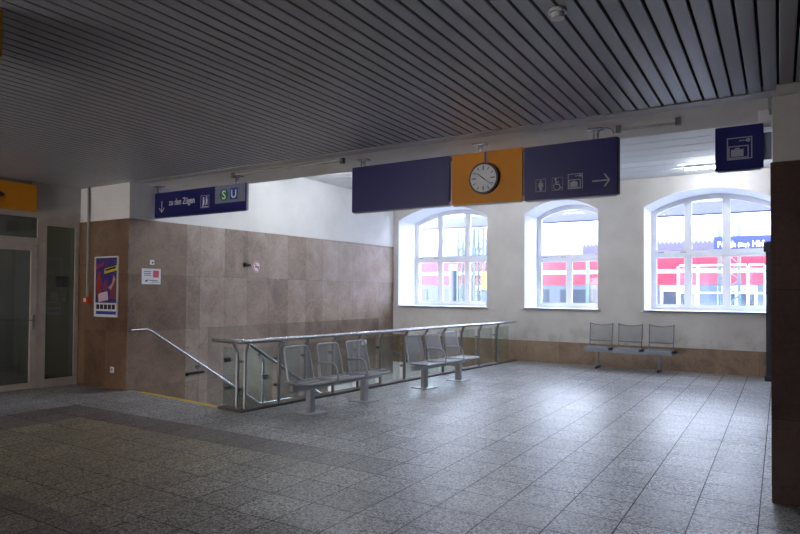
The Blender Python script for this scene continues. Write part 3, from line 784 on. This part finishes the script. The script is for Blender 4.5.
B = sign('hanging_sign', 'wide blank dark blue hanging sign left of the yellow clock sign', -4.84, -3.385, 2.665, 3.262, M['blue'], (-4.68,), .08)
m = MB(); m.box((-3.385, YS + .02, 2.72), (-3.365, YS + .06, 3.2)); m.build('side_link', M['picto'], B, True)
Cg = sign('hanging_sign', 'yellow hanging sign that carries the round clock', -3.355, -2.468, 2.655, 3.258, M['yellow'], (-3.00,), .08)
flat(Cg, 'blue_stripe', rect(-2.93, -2.905, 3.11, 3.256), M['ublue'])
m = MB(); m.box((-2.468, YS + .02, 2.72), (-2.452, YS + .06, 3.2)); m.build('side_link', M['picto'], Cg, True)
Dg = sign('hanging_sign', 'dark blue hanging sign with toilet, wheelchair and luggage pictograms and right arrow', -2.444, -1.435, 2.645, 3.246, M['blue'], (-1.66,), .08)
m = MB(); m.box((-1.435, YS + .004, 2.65), (-1.422, YS + .076, 3.24)); m.build('end_cap', M['black'], Dg, True)
strokes(Dg, 'arrow', [(-1.69, 2.80, -1.52, 2.80), (-1.565, 2.87, -1.512, 2.80), (-1.565, 2.735, -1.512, 2.80)], .014, M['picto'])
outline(Dg, 'pictogram_frame', -2.31, -2.195, 2.735, 2.875, .005, M['picto'])
flat(Dg, 'pictogram', circ(-2.252, 2.85, .013), M['picto'])
flat(Dg, 'pictogram', [(-2.275, 2.832), (-2.229, 2.832), (-2.222, 2.785), (-2.238, 2.785), (-2.238, 2.745), (-2.266, 2.745), (-2.266, 2.785), (-2.282, 2.785)], M['picto'])
outline(Dg, 'pictogram_frame', -2.125, -2.005, 2.735, 2.875, .003, M['picto'])
flat(Dg, 'pictogram', circ(-2.085, 2.858, .013), M['picto'])
mm = MB(); arc = [(-2.07 + .036 * math.cos(a), YS - .003, 2.775 + .036 * math.sin(a)) for a in [math.radians(110 + 250 * k / 18) for k in range(19)]]
mm.tube(arc, .005, 6); mm.build('pictogram', M['picto'], Dg, True)
strokes(Dg, 'pictogram', [(-2.085, 2.845, -2.078, 2.80), (-2.08, 2.80, -2.045, 2.80), (-2.045, 2.80, -2.03, 2.757), (-2.03, 2.757, -2.012, 2.762), (-2.083, 2.825, -2.05, 2.825)], .010, M['picto'])
def luggage(P, a, b, c, d, k):
    w = b - a; h = d - c; S1 = min(w, h) * .03 + .003
    outline(P, 'pictogram_frame', a, b, c, d, S1, M['picto'])
    outline(P, 'pictogram', a + w * .06, a + w * .86, c + h * .06, c + h * .62, S1, M['picto'])
    flat(P, 'pictogram', rect(a + w * .16, a + w * .66, c + h * .14, c + h * .46), M['picto'])
    flat(P, 'pictogram', rect(a + w * .32, a + w * .50, c + h * .46, c + h * .53), M['picto'])
    flat(P, 'pictogram', circ(a + w * .84, c + h * .84, h * .085), M['picto'])
    flat(P, 'pictogram', rect(a + w * .48, a + w * .78, c + h * .82, c + h * .86), M['picto'])
luggage(Dg, -1.95, -1.79, 2.735, 2.90, 1)
Eg = sign('hanging_sign', 'square dark blue hanging sign with one large luggage locker pictogram beside the pillar', -.525, -.125, 2.79, 3.205, M['blue'], (), .06)
luggage(Eg, -.425, -.215, 2.885, 3.095, 2)
m = MB(); m.box((-.125, YS + .03, 2.87), (-.06, YS + .07, 3.12)); m.build('side_bracket', M['panel_grey'], Eg, True)
m = MB(); m.box((-.17, 6.75, 3.2), (-.06, 6.80, ZC)); m.box((-.17, 6.7, 3.2), (-.14, 6.76, 3.22)); islands(m, 'hanger', M['white_paint'], Eg, True)

# clock
t = thing('station_clock', (-2.925, YS, 2.94), 'round white clock with black rim on the yellow sign, hands near ten and four', 'clock')
cx, cz, r = -2.925, 2.94, .165
m = MB(); m.cyl((cx, YS - .045, cz), r + .018, .045, 'y', 40); m.build('case', M['clock_case'], t, True, smooth=True)
m = MB(); m.cyl((cx, YS - .048, cz), r - .004, .004, 'y', 40); dl = m.build('dial', M['dial'], t, True)
m = MB()
for k in range(12):
    a = k * PI / 6; L = .05 if k % 3 == 0 else .035; w = .012 if k % 3 == 0 else .009
    d = Vector((math.sin(a), math.cos(a))); n_ = Vector((d.y, -d.x)) * w / 2; p = Vector((cx, cz)) + d * (r - .02); q = p - d * L
    m.prism([tuple(p + n_), tuple(p - n_), tuple(q - n_), tuple(q + n_)], YS - .050, YS - .048, 'y')
islands(m, 'hour_mark', M['ink'], dl, True)
def hand(name, ang, L, w, lift):
    a = math.radians(ang); d = Vector((math.sin(a), math.cos(a))); n_ = Vector((d.y, -d.x)) * w / 2; c = Vector((cx, cz))
    m = MB(); m.prism([tuple(c - d * .03 + n_), tuple(c + d * L + n_ * .6), tuple(c + d * L - n_ * .6), tuple(c - d * .03 - n_)], YS - lift - .002, YS - lift, 'y'); m.build(name, M['ink'], t, True)
hand('hour_hand', -52, .10, .014, .052); hand('minute_hand', 128, .145, .009, .055)

# orange sign on the door wall, yellow sign at the top left
t = thing('hanging_sign', (-10.2, 4.6, 2.87), 'orange-yellow sign with a black arrow above the glass door at left edge', 'sign')
m = MB(); m.box((-10.24, 3.6, 2.865), (-10.16, 5.32, 3.29)); m.build('panel', M['orange'], t, True, .003)
m = MB(); m.box((-10.22, 5.24, 3.29), (-10.18, 5.30, ZC)); m.box((-10.22, 3.8, 3.29), (-10.18, 3.86, ZC)); islands(m, 'hanger', M['steel'], t, True)
m = MB(); m.prism([(4.84, 3.075), (4.74, 3.14), (4.74, 3.095), (4.3, 3.095), (4.3, 3.055), (4.74, 3.055), (4.74, 3.01)], -10.16, -10.158, 'x'); m.build('arrow', M['ink'], t, True)
t = thing('hanging_sign', (-4.5, 1.9, 3.0), 'yellow sign cut off by the top left corner of the photo', 'sign')
m = MB(); m.box((-5.2, 1.9, 3.055), (-4.125, 1.93, ZC - .015)); m.build('panel', M['yellow'], t, True)
m = MB(); m.box((-5.1, 1.905, ZC - .015), (-5.0, 1.925, ZC)); m.box((-4.3, 1.905, ZC - .015), (-4.2, 1.925, ZC)); islands(m, 'hanger', M['steel'], t, True)

# batten tubes under the beam
def batten(x0, x1, label, y=6.62, dz=0):
    t = thing('batten_tube', (x0, y, 3.3), label, 'lamp', 'unlit tubes under the beam')
    m = MB(); m.cyl((x0 + .04, y, ZC - .045 + dz), .015, x1 - x0 - .08, 'x', 12); m.build('tube', M['trim'], t, True, smooth=True)
    m = MB()
    for x in (x0, x1 - .05): m.box((x, y - .025, ZC - .075), (x + .05, y + .025, ZC + .002))
    islands(m, 'holder', M['steel_dark'], t, True, bevel=.003)
batten(-6.90, -4.84, 'thin unlit tube under the beam between the two left signs', 6.42, .02)
batten(-1.45, -.83, 'thin unlit tube under the beam right of the sign with pictograms')
t = thing('cable_loop', (-1.5, 6.62, 3.3), 'small bent cable loop above the right end of the pictogram sign', 'cable')
m = MB(); m.tube([(-1.55 + .085 * math.cos(a), 6.58, 3.27 + .075 * math.sin(a)) for a in [PI * k / 10 for k in range(11)]], .007, 6); m.build('cable', M['steel_dark'], t, True, smooth=True)
t = thing('smoke_detector', (-1.165, 3.72, ZC), 'round white smoke detector on the slatted ceiling', 'smoke detector')
m = MB(); m.cyl((-1.165, 3.72, ZC - .02), .055, .02, 'z', 28); m.build('base', M['sign_white'], t, True, smooth=True)
m = MB(); m.cyl((-1.165, 3.72, ZC - .055), .042, .035, 'z', 28); m.build('sensor_head', M['white_paint'], t, True, smooth=True)

# dark machine beside the right window, mostly behind the pillar
t = thing('dark_cabinet', (-.1, 13.4, 0), 'tall black cabinet edge beside the right window, mostly hidden by the pillar', 'cabinet')
m = MB(); m.box((-.225, 13.42, .1), (.55, 14.0, 2.62)); m.build('body', M['dark_machine'], t, True, .01)
m = MB(); m.box((-.26, 13.36, 2.42), (.58, 13.5, 2.60)); m.build('hood', M['dark_machine'], t, True, .008)
m = MB(); m.box((-.25, 13.38, 0), (.56, 14.0, .1)); m.build('plinth', M['dark_machine'], t, True, .008)
m = MB(); m.box((-.1, 13.41, 1.2), (.4, 13.42, 2.0)); m.build('screen', M['train_glass'], t, True)

# ------------------------------------------------------------------ outside
m = MB(); m.box((-70, 15.4, -.25), (50, 80, 0)); struct(m.build('ground', M['out_ground']))
def train():
    t = thing('train', (-8, 26, 0), 'red double-deck train with white stripe standing behind the platform', 'train')
    m = MB(); m.box((-40, 26, .2), (14, 28.9, 2.02)); m.build('lower_body', M['train_grey'], t, True)
    m = MB(); m.box((-40, 25.96, 2.02), (14, 28.9, 3.05)); up = m.build('upper_body', M['train_red'], t, True)
    m = MB(); m.box((-40, 25.94, 2.46), (14, 25.96, 2.60)); m.build('white_stripe', M['out_white'], up, True)
    m = MB(); m.prism([(26.0, 3.05), (26.25, 3.75), (27.4, 3.95), (28.6, 3.75), (28.9, 3.05)], -40, 14, 'x'); m.build('roof', M['train_roof'], t, True)
    x = -38
    while x < 12:
        if 0 <= (x + 40) % 9 < 2.2:
            m = MB(); m.box((x, 25.93, .35), (x + 1.3, 26.0, 1.95)); d = m.build('door', M['out_white'], t, True)
            for q in (.1, .72):
                m = MB(); m.box((x + q, 25.915, .75), (x + q + .48, 25.93, 1.75)); m.build('door_window', M['train_glass'], d, True)
        else:
            m = MB(); m.box((x, 25.97, 1.0), (x + 1.5, 26.0, 1.8)); m.build('side_window', M['train_glass'], t, True)
        x += 2.0
train()
def mast(x, y, w, label):
    t = thing('lattice_mast', (x, y, 0), label, 'mast', 'lattice masts on the platform')
    m = MB()
    for a in (0, w):
        for b in (0, w): m.box((x + a - .035, y + b - .035, 0), (x + a + .035, y + b + .035, 3.97))
    islands(m, 'upright', M['mast'], t, True)
    m = MB(); z = .1; k = 0
    while z < 3.6:
        for b in (0, w):
            m.tube([(x + (w if k % 2 else 0), y + b, z), (x + (0 if k % 2 else w), y + b, z + .5)], .022, 6)
            m.tube([(x + (0 if k % 2 else w), y + b, z), (x + (w if k % 2 else 0), y + b, z + .5)], .014, 6)
        z += .5; k += 1
    m.build('lattice_bars', M['mast'], t, True)
mast(-10.05, 20.3, .42, 'left pale green lattice mast seen through the left window')
mast(-9.38, 20.3, .34, 'right pale green lattice mast seen through the left window')
mast(-1.65, 22.0, .55, 'pale lattice mast seen through the right window above the station sign')
t = thing('platform_canopy', (-6, 22, 3.95), 'pale platform canopy seen through the tops of the windows', 'canopy')
m = MB(); m.box((-30, 17.4, 3.99), (12, 20.0, 4.15)); m.build('roof_slab', M['canopy_under'], t, True)
m = MB(); m.box((-30, 19.95, 3.95), (12, 20.02, 4.2)); m.build('fascia', M['canopy'], t, True)
t = thing('canopy_valance', (-3, 24, 2.9), 'lavender canopy edge with a serrated valance behind the train level', 'canopy')
m = MB()
x = -6.5
while x < 2.4:
    m.prism([(x, 3.44), (x + .14, 3.44), (x + .07, 3.55)], 24.0, 24.05, 'y'); x += .14
m.box((-6.5, 24.0, 3.14), (2.4, 24.05, 3.44)); m.build('serrated_board', M['valance'], t, True)
m = MB()
for x in (-6.4, 2.2): m.box((x, 24.05, 0), (x + .12, 24.17, 3.2))
m.build('support_post', M['mast'], t, True)
# station name sign
t = thing('station_name_sign', (-.6, 18, 2.7), 'blue station name sign with white lettering outside the right window', 'sign')
m = MB(); m.box((-1.47, 18.0, 2.73), (.55, 18.06, 3.13)); m.build('board', M['out_blue'], t, True)
text('lettering', 'F\u00fcrth', .22, (-1.39, 17.995, 2.85), M['sign_white'], t, bold=.003, sx=.90)
text('lettering', '(Bay)', .15, (-.92, 17.995, 2.86), M['sign_white'], t, bold=.002, sx=.85)
text('lettering', 'Hbf', .22, (-.60, 17.995, 2.85), M['sign_white'], t, bold=.003, sx=.80)
m = MB(); m.box((-1.2, 18.02, 0), (-1.12, 18.05, 2.73)); m.box((.25, 18.02, 0), (.33, 18.05, 2.73)); islands(m, 'post', M['mast'], t, True)
# timetable column, vending cylinder, shelter
t = thing('timetable_board', (-8.9, 20, 0), 'small yellow timetable board on the platform outside the left window', 'sign')
m = MB(); m.box((-8.98, 20, 1.75), (-8.76, 20.06, 2.35)); m.build('board', M['out_yellow'], t, True)
m = MB(); m.box((-8.96, 20, 1.0), (-8.78, 20.06, 1.65)); m.build('lower_panel', M['train_roof'], t, True)
m = MB(); m.box((-8.98, 20.01, 0), (-8.94, 20.05, 1.75)); m.box((-8.80, 20.01, 0), (-8.76, 20.05, 1.75)); islands(m, 'post', M['mast'], t, True)
t = thing('advertising_column', (-10.4, 20.4, 0), 'grey round-topped column on the platform left of the lattice masts', 'column')
m = MB(); m.cyl((-10.36, 20.6, 0), .18, 2.45, 'z', 20); m.build('drum', M['train_grey'], t, True, smooth=True)
m = MB(); n = 20
for k in range(5):
    pass
m.tube([(-10.36, 20.6, 2.45), (-10.36, 20.6, 2.56), (-10.36, 20.6, 2.66)], .185, 20); m.build('cap', M['out_white'], t, True, smooth=True)
t = thing('glass_shelter', (-2.3, 21, 0), 'pale glass shelter with thin posts on the platform outside the right window', 'shelter')
m = MB()
for x in (-2.75, -2.2, -1.4, -.85, -.4, .3): m.box((x, 21, 0), (x + .07, 21.07, 2.55))
for z in (1.0, 1.65, 2.3, 2.5): m.box((-2.75, 21, z), (.37, 21.05, z + .05))
m.build('frame', M['out_white'], t, True)
m = MB(); m.box((-2.75, 21.02, .3), (.37, 21.03, 2.5)); m.build('glass', glass('shelter_glass', (.9, .95, 1, 1), 0, 1, .03), t, True)
t = thing('platform_bench', (-4.6, 21, 0), 'white bench and bin cluster on the platform outside the middle window', 'bench')
m = MB(); m.box((-5.0, 21, .95), (-3.9, 21.4, 1.05)); m.box((-5.0, 21.4, 1.05), (-3.9, 21.45, 1.5)); m.build('seat', M['out_white'], t, True)
m = MB(); m.box((-4.95, 21.1, 0), (-4.85, 21.3, .95)); m.box((-4.05, 21.1, 0), (-3.95, 21.3, .95)); islands(m, 'leg', M['mast'], t, True)
t = thing('station_building', (-10, 48, 0), 'pale long building far behind the tracks', 'building')
m = MB(); m.box((-45, 48, 0), (30, 58, 8.5)); m.build('wall', M['facade'], t, True)
for i in range(26):
    x = -43 + i * 2.8
    m = MB(); m.box((x, 47.95, 4.6), (x + 1.1, 48.0, 6.3)); m.build('window', simple('far_window', rgb(170, 180, 195), .3) if i == 0 else bpy.data.materials['far_window'], t, True)
m = MB(); m.prism([(47.5, 8.5), (53, 11), (58.5, 8.5)], -45.5, 30.5, 'x'); m.build('roof', M['out_white'], t, True)

# ------------------------------------------------------------------ light
W = bpy.data.worlds.new('World'); sc.world = W; W.use_nodes = True
nt = W.node_tree; nt.nodes.clear()
o = nt.nodes.new('ShaderNodeOutputWorld'); b = nt.nodes.new('ShaderNodeBackground'); 
tc = nt.nodes.new('ShaderNodeTexCoord'); sp = nt.nodes.new('ShaderNodeSeparateXYZ'); cr = nt.nodes.new('ShaderNodeValToRGB')
nt.links.new(tc.outputs['Generated'], sp.inputs[0]); nt.links.new(sp.outputs[2], cr.inputs[0])
cr.color_ramp.elements[0].position = 0.0; cr.color_ramp.elements[0].color = (.80, .86, 1, 1)
cr.color_ramp.elements[1].position = .7; cr.color_ramp.elements[1].color = (.62, .74, 1, 1)
nt.links.new(cr.outputs[0], b.inputs[0]); b.inputs[1].default_value = SKY = 11.5
nt.links.new(b.outputs[0], o.inputs[0])
sn = bpy.data.lights.new('sun', 'SUN'); sn.energy = 1.0; sn.angle = math.radians(3); sn.color = (1, .96, .9)
so = bpy.data.objects.new('sun', sn); COL.objects.link(so); so.rotation_euler = (math.radians(50), 0, math.radians(15))

# ------------------------------------------------------------------ camera
F = 615.0; yaw = math.atan(380 / F); P = math.radians(1.1); RL = math.radians(.42)
CYp = 293 - F * math.tan(P)
fwd = Vector((-math.sin(yaw) * math.cos(P), math.cos(yaw) * math.cos(P), math.sin(P)))
r0 = Vector((math.cos(yaw), math.sin(yaw), 0)); u0 = r0.cross(fwd)
rt = r0 * math.cos(RL) + u0 * math.sin(RL); up = rt.cross(fwd)
cam = bpy.data.cameras.new('camera'); co = bpy.data.objects.new('camera', cam); COL.objects.link(co)
cam.sensor_width = 36; cam.lens = F * 36 / 800; cam.shift_y = (CYp - 267) / 800; cam.clip_start = .05; cam.clip_end = 300
co.matrix_world = Matrix(((rt.x, up.x, -fwd.x, 0), (rt.y, up.y, -fwd.y, 0), (rt.z, up.z, -fwd.z, 1.6), (0, 0, 0, 1)))
sc.camera = co
for ob in list(bpy.data.objects):
    if '_w' in ob: del ob['_w']
sc.view_settings.view_transform = 'Standard'; sc.view_settings.look = 'None'; sc.view_settings.gamma = 1
sc.view_settings.use_curve_mapping = False; sc.view_settings.exposure = .9
sc.cycles.max_bounces = 10; sc.cycles.diffuse_bounces = 5; sc.cycles.transparent_max_bounces = 16
sc.cycles.sample_clamp_indirect = 6
